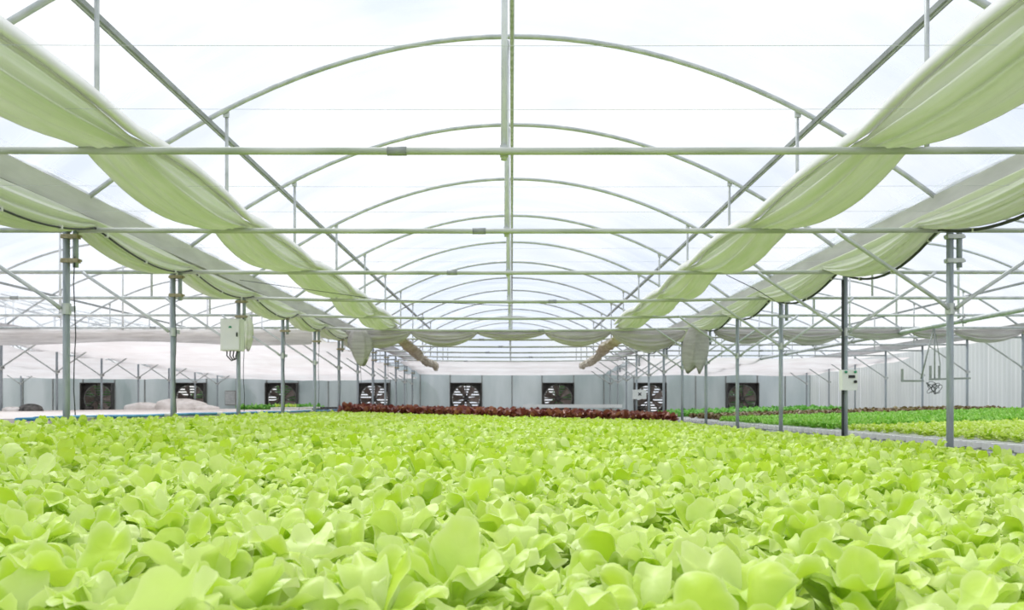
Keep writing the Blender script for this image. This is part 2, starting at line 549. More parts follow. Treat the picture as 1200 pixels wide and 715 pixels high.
# posts
POST_TOP = EYE + 1.735
post_me = MB().tube([(0, 0, 0), (0, 0, POST_TOP)], 0.031, 10).mesh('pipe', MT['post'])
stub_me = MB().tube([(0, 0, TIE - 0.34), (0, 0, TIE + 0.0)], 0.026, 8).mesh('stub_pipe', MT['post'])
clamp_me = MB().box((0, 0, 0), (0.15, 0.072, 0.038)).box((-0.08, 0, 0), (0.02, 0.03, 0.025)).box((0.085, 0, 0), (0.03, 0.02, 0.02)).mesh('clamp', MT['clamp'], False)
clamp_grey = clamp_me.copy(); clamp_grey.materials[0] = MT['steel']
collar_me = MB().tube([(0, 0, -0.05), (0, 0, 0.05)], 0.042, 10).box((0.05, 0, 0), (0.06, 0.02, 0.05)).mesh('collar', MT['steel'], False)
foot_me = MB().box((0, 0, 0.006), (0.16, 0.16, 0.012)).mesh('foot_plate', MT['steel_dark'], False)
def brace_mesh(s):
    return MB().tube([(s * 0.035, -0.04, EYE + 0.88), (s * 0.12, -0.045, EYE + 0.95), (s * 1.0, -0.05, TIE - 0.06), (s * 1.06, -0.05, TIE - 0.01)], 0.019, 7).mesh('brace', MT['steel'])
brL, brR = brace_mesh(-1), brace_mesh(1)
def post(x, k, label, braces, stub=0, cable=None):
    t = thing('steel_post', label, 'post', (x, DK(k), 0), 'galvanised roof posts')
    link('pipe', post_me, t); link('foot_plate', foot_me, t)
    if -1 in braces: link('brace', brL, t)
    if 1 in braces: link('brace', brR, t)
    if braces: link('collar', collar_me, t, (0, 0, EYE + 0.88))
    if stub:
        link('stub_pipe', stub_me, t, (stub * 0.085, 0, 0))
        link('clamp', clamp_me if x < 0 else clamp_grey, t, (stub * 0.04, 0, TIE - 0.06))
        link('clamp', clamp_me if x < 0 else clamp_grey, t, (stub * 0.04, 0, TIE - 0.28))
    return t
posts = {}
for k in range(3, 15):
    p = posts[(-1, k)] = post(-4.07, k, f'{ORD[k-3]} galvanised post in the row left of the lettuce bed', (-1,), 1)
    r = random.Random(k)
    w = MB().tube([(0.04 + 0.01 * sin(q * 1.7 + k) + (0.05 if k % 2 else 0.0), -0.03, EYE + 1.35 - q * 0.24) for q in range(7)], 0.005, 5).build('wire', MT['cable'], p)
    posts[(1, k)] = post(4.0, k, f'{ORD[k-3]} galvanised post in the row right of the lettuce bed', (-1, 1), 1 if k % 2 else 0)
for k in range(7, 15):
    post(-12.0, k, f'{ORD[k-7]} thin post in the row beyond the empty left bench', (-1, 1))
for k in range(12, 15):
    post(-20.0, k, f'{ORD[k-12]} post of the farthest left row before the end wall', (-1, 1))
for k in range(7, 15):
    post(12.0, k, f'{ORD[k-7]} post along the white right side wall', (-1,))

# thin screen-support wires strung across the spans between the trusses
wn = 0
for k in range(1, 7):
    for q in (1, 2):
        y = DK(k) + BAY * q / 3 + 0.09
        if y < 3.7: continue
        pts = [(xx, y, TIE + 0.012 - 0.012 * (1 - (xx / HALF) ** 2)) for xx in np.linspace(-3.9, 3.9, 9)]
        o = MB().tube(pts, 0.0012, 5).build('support_wire', MT['wire'])
        tag(o, f'{ORD[wn]} thin support wire stretched across the centre span', 'wire', 'screen support wires'); wn += 1
o = MB().tube([(-3.3, DK(4) + 0.1, TIE - 0.08), (-1.8, DK(4) + 1.4, TIE - 0.16), (0.0, DK(5), TIE - 0.12)], 0.004, 5).build('slack_wire', MT['cable'])
tag(o, 'slack thin wire hanging under the trusses left of the ridge', 'wire')
o = MB().tube([(2.6, DK(4) + 0.1, TIE - 0.02), (3.0, DK(4) + 0.3, TIE - 0.16), (4.0, DK(5), TIE - 0.10)], 0.005, 5).build('slack_wire', MT['cable'])
tag(o, 'slack black wire hanging between right green curtain and right gutter', 'wire')

# ================================================================== GATHERED SHADE CURTAINS (run along the house)
def long_curtain(x0, hw0, y0, y1, seed, drop=0.15, rise=0.18, base=TIE + 0.028):
    yy, hw, tp, bt = [], [], [], []
    r = np.random.default_rng(seed)
    y = y0
    P = []
    while y <= y1 + 1e-6:
        ph = ((y - 0.45) / BAY) % 1.0
        sg = abs(sin(pi * ph)) ** 0.8
        k = int((y - 0.45) / BAY)
        v = 0.8 + 0.4 * ((k * 37 + seed * 11) % 10) / 10
        P.append((x0 + 0.03 * sin(y * 0.9 + seed), y, base))
        hw.append(hw0 * (0.82 + 0.22 * sg))
        bt.append(-drop * sg * v)
        tp.append(0.085 + rise * sg)
        y += BAY / 12
    long_curtain.hw = hw
    return bundle(P, (1, 0, 0), hw, tp, bt, seed, nring=84, amp=0.115, flat=0.85, drift=0.6), P, tp, bt

for sx, side, seed in ((-2.58, 'left', 3), (2.38, 'right', 8)):
    s = 1 if sx < 0 else -1
    t = thing('shade_curtain', f'gathered green-white shade cloth draped on the trusses {side} of the ridge', 'curtain', (0, 0, 0), 'inner shade curtains')
    mb, P, tp, bt = long_curtain(sx, 0.185, 3.2, DK(7) + 0.3, seed, rise=0.07)
    mb.build('cloth', MT['curtain'], t)
    hem = [(p[0] + s * 0.15, p[1], p[2] + tp[i] * 0.75 + 0.012) for i, p in enumerate(P)]
    hm = MB()
    ring = []
    for p in hem:
        ring.append([(p[0] - s * 0.05, p[1], p[2] + 0.03), (p[0] + s * 0.075, p[1], p[2] - 0.045), (p[0] + s * 0.09, p[1], p[2] - 0.03), (p[0] + s * 0.04, p[1], p[2] + 0.06)])
    rv = np.array(ring)
    nn = len(ring)
    hm.add(rv.reshape(-1, 3), [(i * 4 + j, i * 4 + (j + 1) % 4, (i + 1) * 4 + (j + 1) % 4, (i + 1) * 4 + j) for i in range(nn - 1) for j in range(4)] + [(3, 2, 1, 0), tuple((nn - 1) * 4 + j for j in range(4))])
    hm.build('hem', MT['hem'], t)
    # dirty loose end beyond the last tie
    PP, hw, tp2, bt2 = [], [], [], []
    rag_r = random.Random(seed + 5)
    for i, q in enumerate(np.linspace(0, 1, 34)):
        PP.append((sx * (1 - 0.03 * sin(q * 7)), DK(7) + 0.5 + q * 11.0, TIE - 0.10 - 0.10 * q))
        hw.append(0.16 * (1 - 0.55 * q) * rag_r.uniform(0.75, 1.3))
        tp2.append(rag_r.uniform(0.01, 0.08)); bt2.append(-rag_r.uniform(0.06, 0.17) - 0.10 * q * q)
    o = bundle(PP, (1, 0, 0), hw, tp2, bt2, seed + 30, nring=28, amp=0.14, drift=1.5).build('ragged_cloth', MT['rag'])
    tag(o, f'dirty beige ragged end of cloth trailing behind the {side} curtain', 'cloth', 'ragged cloth ends')

for sx, side, seed in ((-4.06, 'left', 13), (3.93, 'right', 18)):
    s = 1 if sx < 0 else -1
    t = thing('gutter_curtain', f'gathered pale shade cloth hung under the {side} gutter with a black cable', 'curtain', (0, 0, 0), 'curtains under the gutters')
    xo = sx + s * (0.12 if s > 0 else -0.02)
    mb, P, tp, bt = long_curtain(sx + s * 0.10, 0.16, 5.0, DK(9) if side == 'left' else DK(10), seed, drop=0.19, rise=0.0)
    mb.build('cloth', MT['curtain'], t)
    hwl = long_curtain.hw
    cb = [(p[0] + (0.86 * hwl[i] + 0.022 if s > 0 else 0.06), p[1], p[2] + ((tp[i] + bt[i]) / 2 - 0.36 * (tp[i] - bt[i]) - 0.012 if s > 0 else bt[i] * 1.12 - 0.012)) for i, p in enumerate(P)]
    MB().tube(cb, 0.009 if s > 0 else 0.014, 6).build('cable', MT['cable'], t)
    clip = MB().box((0, 0, 0), (0.035, 0.02, 0.035)).mesh('clip', MT['hem'], False)
    for i in range(3, len(cb), 4):
        link('clip', clip, t, cb[i])

# ================================================================== GATHERED SWAGS ACROSS THE SPANS
def swag_run(name, label, xs_, drops, y, z, seed, mat, thick=0.13, group='swags across the spans'):
    t = thing(name, label, 'curtain', (0, y, z), group)
    for i, d in enumerate(drops):
        a, b = xs_[i], xs_[i + 1]
        n = 19
        P, hw, tp, bt = [], [], [], []
        for j in range(n):
            q = j / (n - 1)
            c = sin(pi * q) ** 0.75
            P.append((a + (b - a) * q, 0, 0))
            hw.append(0.035 + thick * c); tp.append(0.03 + 0.01 * c); bt.append(-0.03 - d * c)
        bundle(P, (0, 1, 0), hw, tp, bt, seed + i, nring=60, amp=0.15, drift=0.4).build('swag', mat, t)
    return t
Y7 = DK(7) + 0.02
swag_run('gathered_screen', 'grey net screen gathered in scallops across the centre span', [-3.45, -2.1, -0.72, 0.68, 2.05, 3.6], [0.27, 0.26, 0.12, 0.24, 0.34], Y7 + 0.12, TIE - 0.08, 50, MT['grey_cloth'])
swag_run('gathered_screen', 'grey net screen gathered in scallops across the right span', [4.2, 5.5, 6.9, 8.3, 9.2, 10.6, 11.9], [0.22, 0.25, 0.14, 0.12, 0.2, 0.14], Y7 + 0.12, TIE - 0.06, 60, MT['grey_cloth'])

# flat hanging valances over the left spans and white screens drawn flat behind them
def sheet(name, label, mat, fn, nu, nv, cat='screen', group='white overhead screens'):
    G = np.zeros((nu, nv, 3))
    for i in range(nu):
        for j in range(nv):
            G[i, j] = fn(i / (nu - 1), j / (nv - 1))
    o = MB().grid(G).build(name, mat)
    return tag(o, label, cat, group)
for cx, nm in ((-8, 'span left of centre'), (-16, 'far left span')):
    sheet('hanging_valance', f'grey net valance hanging from the truss across the {nm}', MT['grey_cloth'],
          lambda u, v: (cx - 3.85 + 7.7 * u, DK(7) + 0.06 + 0.10 * sin(pi * v) + 0.015 * sin(u * 60), TIE - 0.03 - (0.29 + 0.04 * sin(u * 9)) * v), 60, 7, 'curtain', 'grey valances')
    sheet('overhead_screen', f'white screen drawn flat under the trusses of the {nm}', MT['screen'],
          lambda u, v: (cx - 3.9 + 7.8 * u, DK(7) + 0.15 + (WALL_Y - DK(7) - 0.3) * v,
                        TIE - 0.05 - 0.30 * v - 0.13 * abs(sin(pi * v * 8)) - 0.10 * sin(pi * u) * (0.5 + 0.5 * sin(v * 23 + cx)) + 0.01 * sin(u * 40 + v * 9)), 40, 70)
sheet('overhead_screen', 'white screen drawn flat under the leftmost trusses near the end wall', MT['screen'],
      lambda u, v: (-27.9 + 7.8 * u, DK(10) + (WALL_Y - DK(10) - 0.2) * v, TIE - 0.05 - 0.30 * v - 0.13 * abs(sin(pi * v * 5))), 24, 40)
sheet('overhead_screen', 'white screen drawn flat across the centre span before the end wall', MT['screen'],
      lambda u, v: (-3.9 + 7.8 * u, DK(12) - 0.3 + (WALL_Y - DK(12) + 0.1) * v, TIE - 0.06 - 0.2 * v - 0.05 * abs(sin(pi * v * 3)) - 0.04 * sin(pi * u)), 40, 30)
sheet('overhead_screen', 'white screen drawn flat across the right span before the end wall', MT['screen'],
      lambda u, v: (4.1 + 8.7 * u, DK(11) + (WALL_Y - DK(11) - 0.2) * v, TIE - 0.06 - 0.2 * v - 0.08 * abs(sin(pi * v * 4)) - 0.05 * sin(pi * u * 3) ** 2), 40, 36)

def hanging_tail(name, label, x, y, z0, z1, w, seed, mat):
    P, hw, dp = [], [], []
    n = 16
    r = np.random.default_rng(seed)
    ring = 30
    V = np.zeros((n, ring, 3))
    th = np.linspace(0, 2 * pi, ring, endpoint=False)
    for i in range(n):
        q = i / (n - 1)
        ww = w * (0.35 + 0.75 * sin(pi * (0.12 + 0.80 * q)))
        rip = 1 + 0.16 * np.sin(6 * th + seed + q) + 0.10 * np.sin(11 * th + 2 * q)
        V[i, :, 0] = x + ww * np.cos(th) * rip + 0.08 * q * sin(seed)
        V[i, :, 1] = y + 0.5 * ww * np.sin(th) * rip
        V[i, :, 2] = z0 + (z1 - z0) * q + 0.10 * q * np.sin(2 * th + seed)
    fs_ = [(i * ring + j, i * ring + (j + 1) % ring, (i + 1) * ring + (j + 1) % ring, (i + 1) * ring + j) for i in range(n - 1) for j in range(ring)]
    fs_ += [tuple(range(ring - 1, -1, -1)), tuple((n - 1) * ring + j for j in range(ring))]
    o = MB().add(V.reshape(-1, 3), fs_).build(name, mat)
    return tag(o, label, 'cloth', 'hanging cloth ends')
hanging_tail('hanging_cloth', 'loose white cloth end hanging beside the left post row', -3.15, DK(7) - 0.08, TIE - 0.06, TIE - 0.70, 0.20, 2, MT['grey_cloth'])
hanging_tail('hanging_cloth', 'large grey cloth bunch hanging beside the right post row', 3.80, DK(7) - 0.10, TIE - 0.02, TIE - 0.86, 0.24, 5, MT['grey_cloth'])
hanging_tail('hanging_cloth', 'pale cloth bunch hanging above left control cabinet row', -4.75, DK(6) - 0.06, TIE + 0.02, TIE - 0.55, 0.14, 9, MT['curtain'])

# ================================================================== OVERHEAD PIPES, HANGING RACK
for px_, y0, nm in ((8.0, 8.0, 'right span above the right bed'), (-16.0, 22.0, 'far left span')):
    t = thing('overhead_pipe', f'thick grey water pipe hung along the {nm}', 'pipe', (px_, 0, EYE + 1.5), 'overhead water pipes')
    MB().tube([(0, y0, 0), (0, WALL_Y - 0.4, 0)], 0.042, 10).build('pipe', MT['steel'], t)
    hg = MB().tube([(0, 0, 0.0), (0, 0, 0.12)], 0.012, 6).tube([(0, -0.02, 0), (0, 0.02, 0)], 0.055, 10).mesh('hanger', MT['steel_dark'])
    for k in range(3, 15):
        if DK(k) > y0: link('hanger', hg, t, (0, DK(k) - 0.06, 0))

t = thing('hanging_rack', 'dark metal rack hanging from the overhead pipe before the white side wall', 'rack', (8.06, 16.6, EYE + 1.465))
MB().tube([(0, 0, 0), (0, 0, -0.98)], 0.014, 6).build('rod', MT['steel_dark'], t)
MB().tube([(-0.02, 0, 0), (-0.26, 0, -0.96)], 0.014, 6).build('stay', MT['steel_dark'], t)
MB().tube([(0.02, 0, -0.1), (0.16, 0.1, -0.7)], 0.008, 6).build('stay', MT['steel_dark'], t)
MB().box((-0.42, 0, -1.0), (0.42, 0.04, 0.035)).box((0.28, -0.02, -0.96), (0.78, 0.04, 0.035), ry=-0.03).build('arm', MT['steel_dark'], t, False)
for ux, uz in ((-0.62, -0.89), (-0.08, -0.83), (0.09, -0.83)):
    MB().box((ux, 0, uz), (0.035, 0.035, 0.24)).build('upright', MT['steel_dark'], t, False)
cl = MB()
r = random.Random(3)
for q in range(7):
    ca, cb_, ph = r.uniform(-0.08, 0.08), r.uniform(-0.16, -0.04), r.uniform(0, 6)
    cl.tube([(ca + 0.08 * cos(a + ph), 0.03 * sin(2 * a), -1.06 + cb_ + 0.09 * sin(a)) for a in np.linspace(0, 5.6, 14)], 0.006, 5)
cl.build('cable_loops', MT['cable'], t)

# ================================================================== EXHAUST FANS
def ring_plate(r, half, y, n=32):
    vs_, fs_ = [], []
    for j in range(n):
        a = 2 * pi * j / n
        c, s = cos(a), sin(a)
        m = half / max(abs(c), abs(s))
        vs_ += [(r * c, y, r * s), (m * c, y, m * s)]
    for j in range(n):
        k2 = (j + 1) % n
        fs_.append((2 * j, 2 * k2, 2 * k2 + 1, 2 * j + 1))
    return vs_, fs_
hs = MB()
for s in (-1, 1):
    hs.box((s * (FAN_H - 0.02), 0, 0), (0.04, 0.42, 2 * FAN_H)); hs.box((0, 0, s * (FAN_H - 0.02)), (2 * FAN_H - 0.08, 0.42, 0.04))
house_me = hs.mesh('housing', MT['fan_dark'], False)
shroud_me = MB().add(*ring_plate(0.60, FAN_H - 0.03, 0.06)).mesh('shroud', MT['fan_dark'], False)
sr = MB()
sr.tube([(0.61 * cos(a), 0.04, 0.61 * sin(a)) for a in np.linspace(0, 2 * pi, 33)], 0.022, 6, caps=False)
rim_me = sr.mesh('rim', MT['louver'])
bl = np.zeros((5, 4, 3))
for i in range(5):
    q = i / 4; rr = 0.10 + 0.47 * q; w = 0.07 + 0.10 * q
    for j in range(4):
        v = (j / 3 - 0.5) * 2
        tw = 0.75 - 0.35 * q
        bl[i, j] = (rr, 0.05 + v * w * sin(tw) + 0.02 * v * v, v * w * cos(tw) + 0.05 * q)
blade_me = MB().grid(bl).mesh('blade', MT['fan_blade'])
hub_me = MB().tube([(0, -0.07, 0), (0, -0.05, 0), (0, 0.09, 0)], 0.12, 16, rs=[0.05, 0.12, 0.12]).mesh('hub', MT['fan_dark'])
lou_me = MB().box((0, 0, 0), (2 * FAN_H - 0.1, 0.012, 0.10), rx=0.95).mesh('louver', MT['louver'], False)
bar_me = MB().tube([(-0.5, 0, -0.62), (0.0, -0.06, 0.0), (0.5, 0, -0.62)], 0.02, 6).tube([(0, -0.05, 0), (0, 0, 0.63)], 0.02, 6).mesh('support_bar', MT['fan_dark'])
motor_me = MB().tube([(-0.16, 0, 0), (0.16, 0, 0)], 0.09, 12).box((0, 0, 0.09), (0.12, 0.1, 0.06)).mesh('motor', MT['fan_dark'])
FAN_LB = ['leftmost exhaust fan, beside the white sacks', 'second exhaust fan from the left in the end wall', 'exhaust fan behind the white crates of plants',
          'exhaust fan behind the far left posts, left of the red lettuce centre', 'exhaust fan behind the red lettuce, just left of the ridge line',
          'exhaust fan behind the white trough, just right of the ridge line', 'exhaust fan behind the far right posts and small white box', 'rightmost exhaust fan behind the dark green rows']
for i, fx in enumerate(FAN_X):
    t = thing('exhaust_fan', FAN_LB[i], 'fan', (fx, WALL_Y - 0.12, FAN_Z), 'exhaust fans in the end wall')
    link('housing', house_me, t); link('shroud', shroud_me, t); link('rim', rim_me, t); link('hub', hub_me, t)
    for b in range(6):
        link('blade', blade_me, t, None, (0, b * pi / 3 + 0.3 * i, 0))
    for q in range(11):
        link('louver', lou_me, t, (0, 0.15, -FAN_H + 0.12 + q * 0.115))
    link('support_bar', bar_me, t, (0, -0.10, 0)); link('motor', motor_me, t, (0.36 if i % 2 else -0.36, -0.05, -0.42))

# ================================================================== BEDS: growing channels on stands
def bench(label, x0, x1, zf, y0, y1, step, mat, name='growing_bench'):
    t = thing(name, label, 'bench', ((x0 + x1) / 2, y0, 0))
    L = x1 - x0; cx = (x0 + x1) / 2
    sl = math.atan2(zf(x1) - zf(x0), L)
    ch = MB().box((0, 0, -0.025), (L / cos(sl), 0.10, 0.05)).box((-L / 2, 0, -0.026), (0.03, 0.112, 0.062)).box((L / 2, 0, -0.026), (0.03, 0.112, 0.062)).mesh('growing_channel', mat, False)
    y = y0
    while y <= y1:
        link('growing_channel', ch, t, (0, y - y0, zf(cx)), (0, -sl, 0))
        y += step
    for rx in (x0 + 0.4, cx, x1 - 0.4):
        MB().box((rx - cx, (y1 - y0) / 2, zf(rx) - 0.085), (0.05, y1 - y0, 0.06)).build('rail', MT['steel'], t, False)
        yy = y0 + 0.5
        leg = MB().box((0, 0, (zf(rx) - 0.115) / 2), (0.045, 0.045, zf(rx) - 0.115)).mesh('leg', MT['steel'], False)
        while yy < y1:
            link('leg', leg, t, (rx - cx, yy - y0, 0)); yy += 3.0
    return t
bench('wide bench of white growing channels under the big centre lettuce bed', -3.98, 3.72, bed_c, 0.5, 21.6, 0.2, MT['channel'])
bench('wide bench of white growing channels under the right hand beds', 4.38, 11.7, bed_r, 7.0, 33.0, 0.26, MT['channel'])
bench('empty bench of worn white channels left of the blue pipes', -11.4, -4.5, lambda x: BED_L, 8.5, 32.0, 0.13, MT['channel_pink'])

for dx, zz, nm in ((-4.17, EYE - 0.115, 'blue water pipe along the left edge of the lettuce bed'), (-4.33, EYE - 0.125, 'second blue water pipe nearer the empty left bench')):
    t = thing('water_pipe', nm, 'pipe', (dx, 7.6, zz), 'blue water pipes')
    MB().tube([(0.01 * sin(q), q, 0.004 * sin(q * 2)) for q in np.linspace(0, 22, 30)], 0.017, 8).build('pipe', MT['blue'], t)
    ft = MB().tube([(0, -0.1, 0), (0, 0.1, 0)], 0.024, 8).mesh('fitting', MT['white'])
    for q in range(11): link('fitting', ft, t, (0, 1.0 + q * 1.9, 0))
    sp = MB().box((0, 0, -zz / 2 - 0.01), (0.03, 0.03, zz - 0.02)).mesh('stake', MT['steel'], False)
    for q in range(6): link('stake', sp, t, (0, 0.8 + q * 4, 0))

# ================================================================== PLANTS
def leaf_pts(L, W, th0, curl, ruf, waves, phase, cup, nr, ns, r, inner=0.012):
    """a spoon-shaped leaf as rings round the middle of its blade: returns verts and quads"""
    un = np.linspace(0, 1.15, 70)
    th = th0 + curl * un ** 1.5
    du = un[1]
    rr = np.concatenate([[0], np.cumsum((np.sin(th[1:]) + np.sin(th[:-1])) / 2 * du)]) * L + inner
    zz = np.concatenate([[0], np.cumsum((np.cos(th[1:]) + np.cos(th[:-1])) / 2 * du)]) * L
    p1, p2, p3 = r.uniform(0, 6.28), r.uniform(0, 6.28), r.uniform(0, 6.28)
    V = []; RIM = []
    def pt(rho, ph):
        out = 1 + (0.06 * sin(3 * ph + p1) + 0.03 * sin(5 * ph + p2) + 0.02 * sin(8 * ph + p3)) * rho
        ca, sb = cos(ph), sin(ph)
        a = 0.69 + rho * out * ca * (0.29 if ca > 0 else 0.69)
        a = max(a, 0.0)
        q = min(1.0, max(0.0, (a - 0.05) / 0.5)); q = q * q * (3 - 2 * q)
        b = rho * out * sb * W * (0.25 + 0.75 * q)
        edge = rho ** 2.2 * (0.25 + 0.75 * q)
        off = cup * rho * rho * W * q + edge * ruf * (sin(waves * ph + phase) + 0.3 * sin((waves + 4) * ph + p2))
        t = np.interp(a, un, th)
        RIM.append(rho ** 6 * q)
        V.append((np.interp(a, un, rr) - cos(t) * off, b, np.interp(a, un, zz) + sin(t) * off))
    pt(0.0, 0.0)
    for i in range(1, nr + 1):
        rho = (i / nr) ** 0.8
        for j in range(ns):
            pt(rho, 2 * pi * j / ns)
    F = [(0, 1 + j, 1 + (j + 1) % ns, 1 + (j + 2) % ns) for j in range(0, ns, 2)]
    for i in range(nr - 1):
        b0, b1 = 1 + i * ns, 1 + (i + 1) * ns
        F += [(b0 + j, b1 + j, b1 + (j + 1) % ns, b0 + (j + 1) % ns) for j in range(ns)]
    return np.array(V), np.array(F), np.array(RIM)

# ring: (count, length, halfwidth, start angle, curl, lift)
RINGS = [(8, 0.120, 0.043, 0.74, 0.85, 0.0), (10, 0.132, 0.040, 0.46, 1.2, 0.012), (10, 0.134, 0.034, 0.18, 1.3, 0.030)]
def make_leaf_set(nr, ns, nvar, seed, ruf=0.0075, curlk=1.0, wk=1.0):
    r = random.Random(seed)
    out = []
    for (c, L, W, a, cu, lf) in RINGS:
        out.append([leaf_pts(L * r.uniform(0.85, 1.12), W * wk * r.uniform(0.85, 1.2), a + r.uniform(-.1, .1), cu * curlk * r.uniform(0.4, 1.5), ruf * r.uniform(0.5, 1.5),
                             r.choice([2, 3, 4, 5]), r.uniform(0, 6.28), r.uniform(-0.85, -0.15) if r.random() < 0.62 else r.uniform(0.1, 0.55), nr, ns, r) for _ in range(nvar)])
    return out

def rotmat(a, tx, ty):
    ca, sa = cos(a), sin(a); cx_, sx_ = cos(tx), sin(tx); cy, sy = cos(ty), sin(ty)
    Rz = np.array([[ca, -sa, 0], [sa, ca, 0], [0, 0, 1]])
    Rx = np.array([[1, 0, 0], [0, cx_, -sx_], [0, sx_, cx_]]); Ry = np.array([[cy, 0, sy], [0, 1, 0], [-sy, 0, cy]])
    return Rz @ Ry @ Rx

def plant_arrays(leafset, seed, counts=(8, 10, 10)):
    """one head as arrays (verts, quads)"""
    r = random.Random(seed)
    V, F = [], []
    b = 0
    for ri, cnt in enumerate(counts):
        a0 = r.uniform(0, 6.28)
        for q in range(cnt):
            LV, LF, _ = r.choice(leafset[ri])
            M = rotmat(a0 + q * 2 * pi / cnt + r.uniform(-.3, .3), r.uniform(-.2, .2), r.uniform(-.14, .14))
            P = LV @ M.T * r.uniform(0.76, 1.14)
            P[:, 2] += RINGS[ri][5]
            V.append(P)
            F.append(LF + b)
            b += len(LV)
    return np.concatenate(V), np.concatenate(F)

def mesh_np(name, V, F, mat, rim=None):
    me = bpy.data.meshes.new(name)
    me.vertices.add(len(V)); me.vertices.foreach_set('co', np.asarray(V, np.float32).ravel())
    me.loops.add(F.size); me.loops.foreach_set('vertex_index', F.astype(np.int32).ravel())
    me.polygons.add(len(F))
    me.polygons.foreach_set('loop_start', np.arange(0, F.size, 4, dtype=np.int32))
    me.polygons.foreach_set('loop_total', np.full(len(F), 4, np.int32))
    me.update(calc_edges=True)
    me.polygons.foreach_set('use_smooth', np.ones(len(F), bool))
    me.materials.append(mat)
    if rim is not None:
        me.attributes.new('margin', 'FLOAT', 'POINT').data.foreach_set('value', rim.astype(np.float32))
    return me

def scatter_np(variants, spots):
    """merge many heads: spots rows x, y, z, rot, scale"""
    Vs, Fs = [], []
    b = 0
    for i, (x, y, z, a, s) in enumerate(spots):
        V, F = variants[i % len(variants)]
        ca, sa = cos(a), sin(a)
        W = np.empty_like(V)
        W[:, 0] = (V[:, 0] * ca - V[:, 1] * sa) * s + x
        W[:, 1] = (V[:, 0] * sa + V[:, 1] * ca) * s + y
        W[:, 2] = V[:, 2] * s * (0.92 + 0.2 * ((i * 7) % 10) / 10) + z
        Vs.append(W); Fs.append(F + b); b += len(V)
    return np.concatenate(Vs), np.concatenate(Fs)

def spots_for(x0, x1, y0, y1, zf, sx=0.165, sy=0.165, jit=0.03, sc=(0.80, 1.06), wedge=None):
    out = []
    y = y0; row = 0
    while y <= y1:
        xx = x0 + (sx / 2 if row % 2 else 0)
        while xx <= x1:
            if wedge is None or abs(xx) < wedge * y + 0.35:
                X = xx + random.uniform(-jit, jit)
                out.append((X, y + random.uniform(-jit, jit), zf(X), random.uniform(0, 6.28), random.uniform(*sc)))
            xx += sx
        y += sy; row += 1
    return out

# -- green heads of the centre bed
all_c = spots_for(-4.0, 3.46, 0.5, 19.5, bed_c, wedge=0.60)
all_c.sort(key=lambda s: s[1] - 0.0)
near = all_c[:300]
rest = all_c[300:]
leaf_near = make_leaf_set(5, 28, 12, 11)
leaf_me = [[mesh_np('leaf', V, F, MT['leaf'], R) for V, F, R in ring] for ring in leaf_near]
stem_me = MB().tube([(0, 0, -0.002), (0, 0, 0.03), (0, 0, 0.05)], 0.012, 7, rs=[0.014, 0.012, 0.006]).mesh('stem', MT['stem'])
LET_LB = 'bright green leafy lettuce head in the big centre bed close to the camera'
for (x, y, z, a, s) in near:
    t = thing('lettuce', LET_LB, 'lettuce', (x, y, z), 'near lettuce heads of the centre bed')
    t.rotation_euler = (random.uniform(-.08, .08), random.uniform(-.08, .08), a)
    s2 = s
    t.scale = (s2, s2, s2 * random.uniform(0.92, 1.12))
    link('stem', stem_me, t)
    for ri, (c, L, W, th, cu, lf) in enumerate(RINGS):
        a0 = random.uniform(0, 6.28)
        for q in range(c):
            k = random.uniform(0.74, 1.14)
            link('leaf', random.choice(leaf_me[ri]), t, (0, 0, lf), (random.uniform(-.2, .2), random.uniform(-.14, .14), a0 + q * 2 * pi / c + random.uniform(-.3, .3)), (k, k, k))

ls_mid = make_leaf_set(2, 12, 6, 21)
ls_far = make_leaf_set(2, 6, 6, 31)
var_mid = [plant_arrays(ls_mid, 100 + i) for i in range(8)]
var_far = [plant_arrays(ls_far, 200 + i, (5, 7, 6)) for i in range(8)]
ls_fin = make_leaf_set(1, 6, 6, 35)
var_fin = [plant_arrays(ls_fin, 260 + i, (5, 7, 6)) for i in range(8)]
right_light = spots_for(4.68, 11.5, 7.2, 12.2, bed_r, 0.14, 0.14, sc=(0.52, 0.68), wedge=0.60)
mid = [s for s in rest if s[1] < 9] + [s for s in right_light if s[1] < 9]
far = [s for s in rest if 9 <= s[1] < 14] + [s for s in right_light if s[1] >= 9]
fin = [s for s in rest if s[1] >= 14]
V1, F1 = scatter_np(var_mid, mid)
V2, F2 = scatter_np(var_far, far)
V3, F3 = scatter_np(var_fin, fin)
o = link('lettuce_field', mesh_np('lettuce_field', np.concatenate([V1, V2, V3]), np.concatenate([F1, F2 + len(V1), F3 + len(V1) + len(V2)]), MT['leaf']))
tag(o, 'wide expanse of bright green lettuce receding towards the posts', 'lettuce', kind='stuff')

# -- frilly and coloured heads: one mesh per variant, shared by every head
def head_meshes(name, mat, seed, ruf, wk, nu=2, nv=10, n=6):
    ls = make_leaf_set(nu, nv, 6, seed, ruf=ruf, wk=wk)
    arr = [plant_arrays(ls, seed + i, (7, 8, 7)) for i in range(n)]
    return arr, [mesh_np(name, V, F, mat) for V, F in arr]
def heads(name, label, cat, group, meshes, spots):
    for i, (x, y, z, a, s) in enumerate(spots):
        o = link(name, meshes[i % len(meshes)], None, (x, y, z), (0, 0, a), (s, s, s))
        tag(o, label, cat, group)

arr, ms = head_meshes('red_lettuce', MT['red'], 41, 0.020, 1.0)
sp = spots_for(-3.75, 3.6, 19.75, 21.4, lambda x: bed_c(x) + 0.01, 0.21, 0.27, sc=(1.7, 2.05))
heads('red_lettuce', 'dark red lettuce head in the strip behind the centre bed', 'lettuce', 'red lettuce strip', ms, sp)

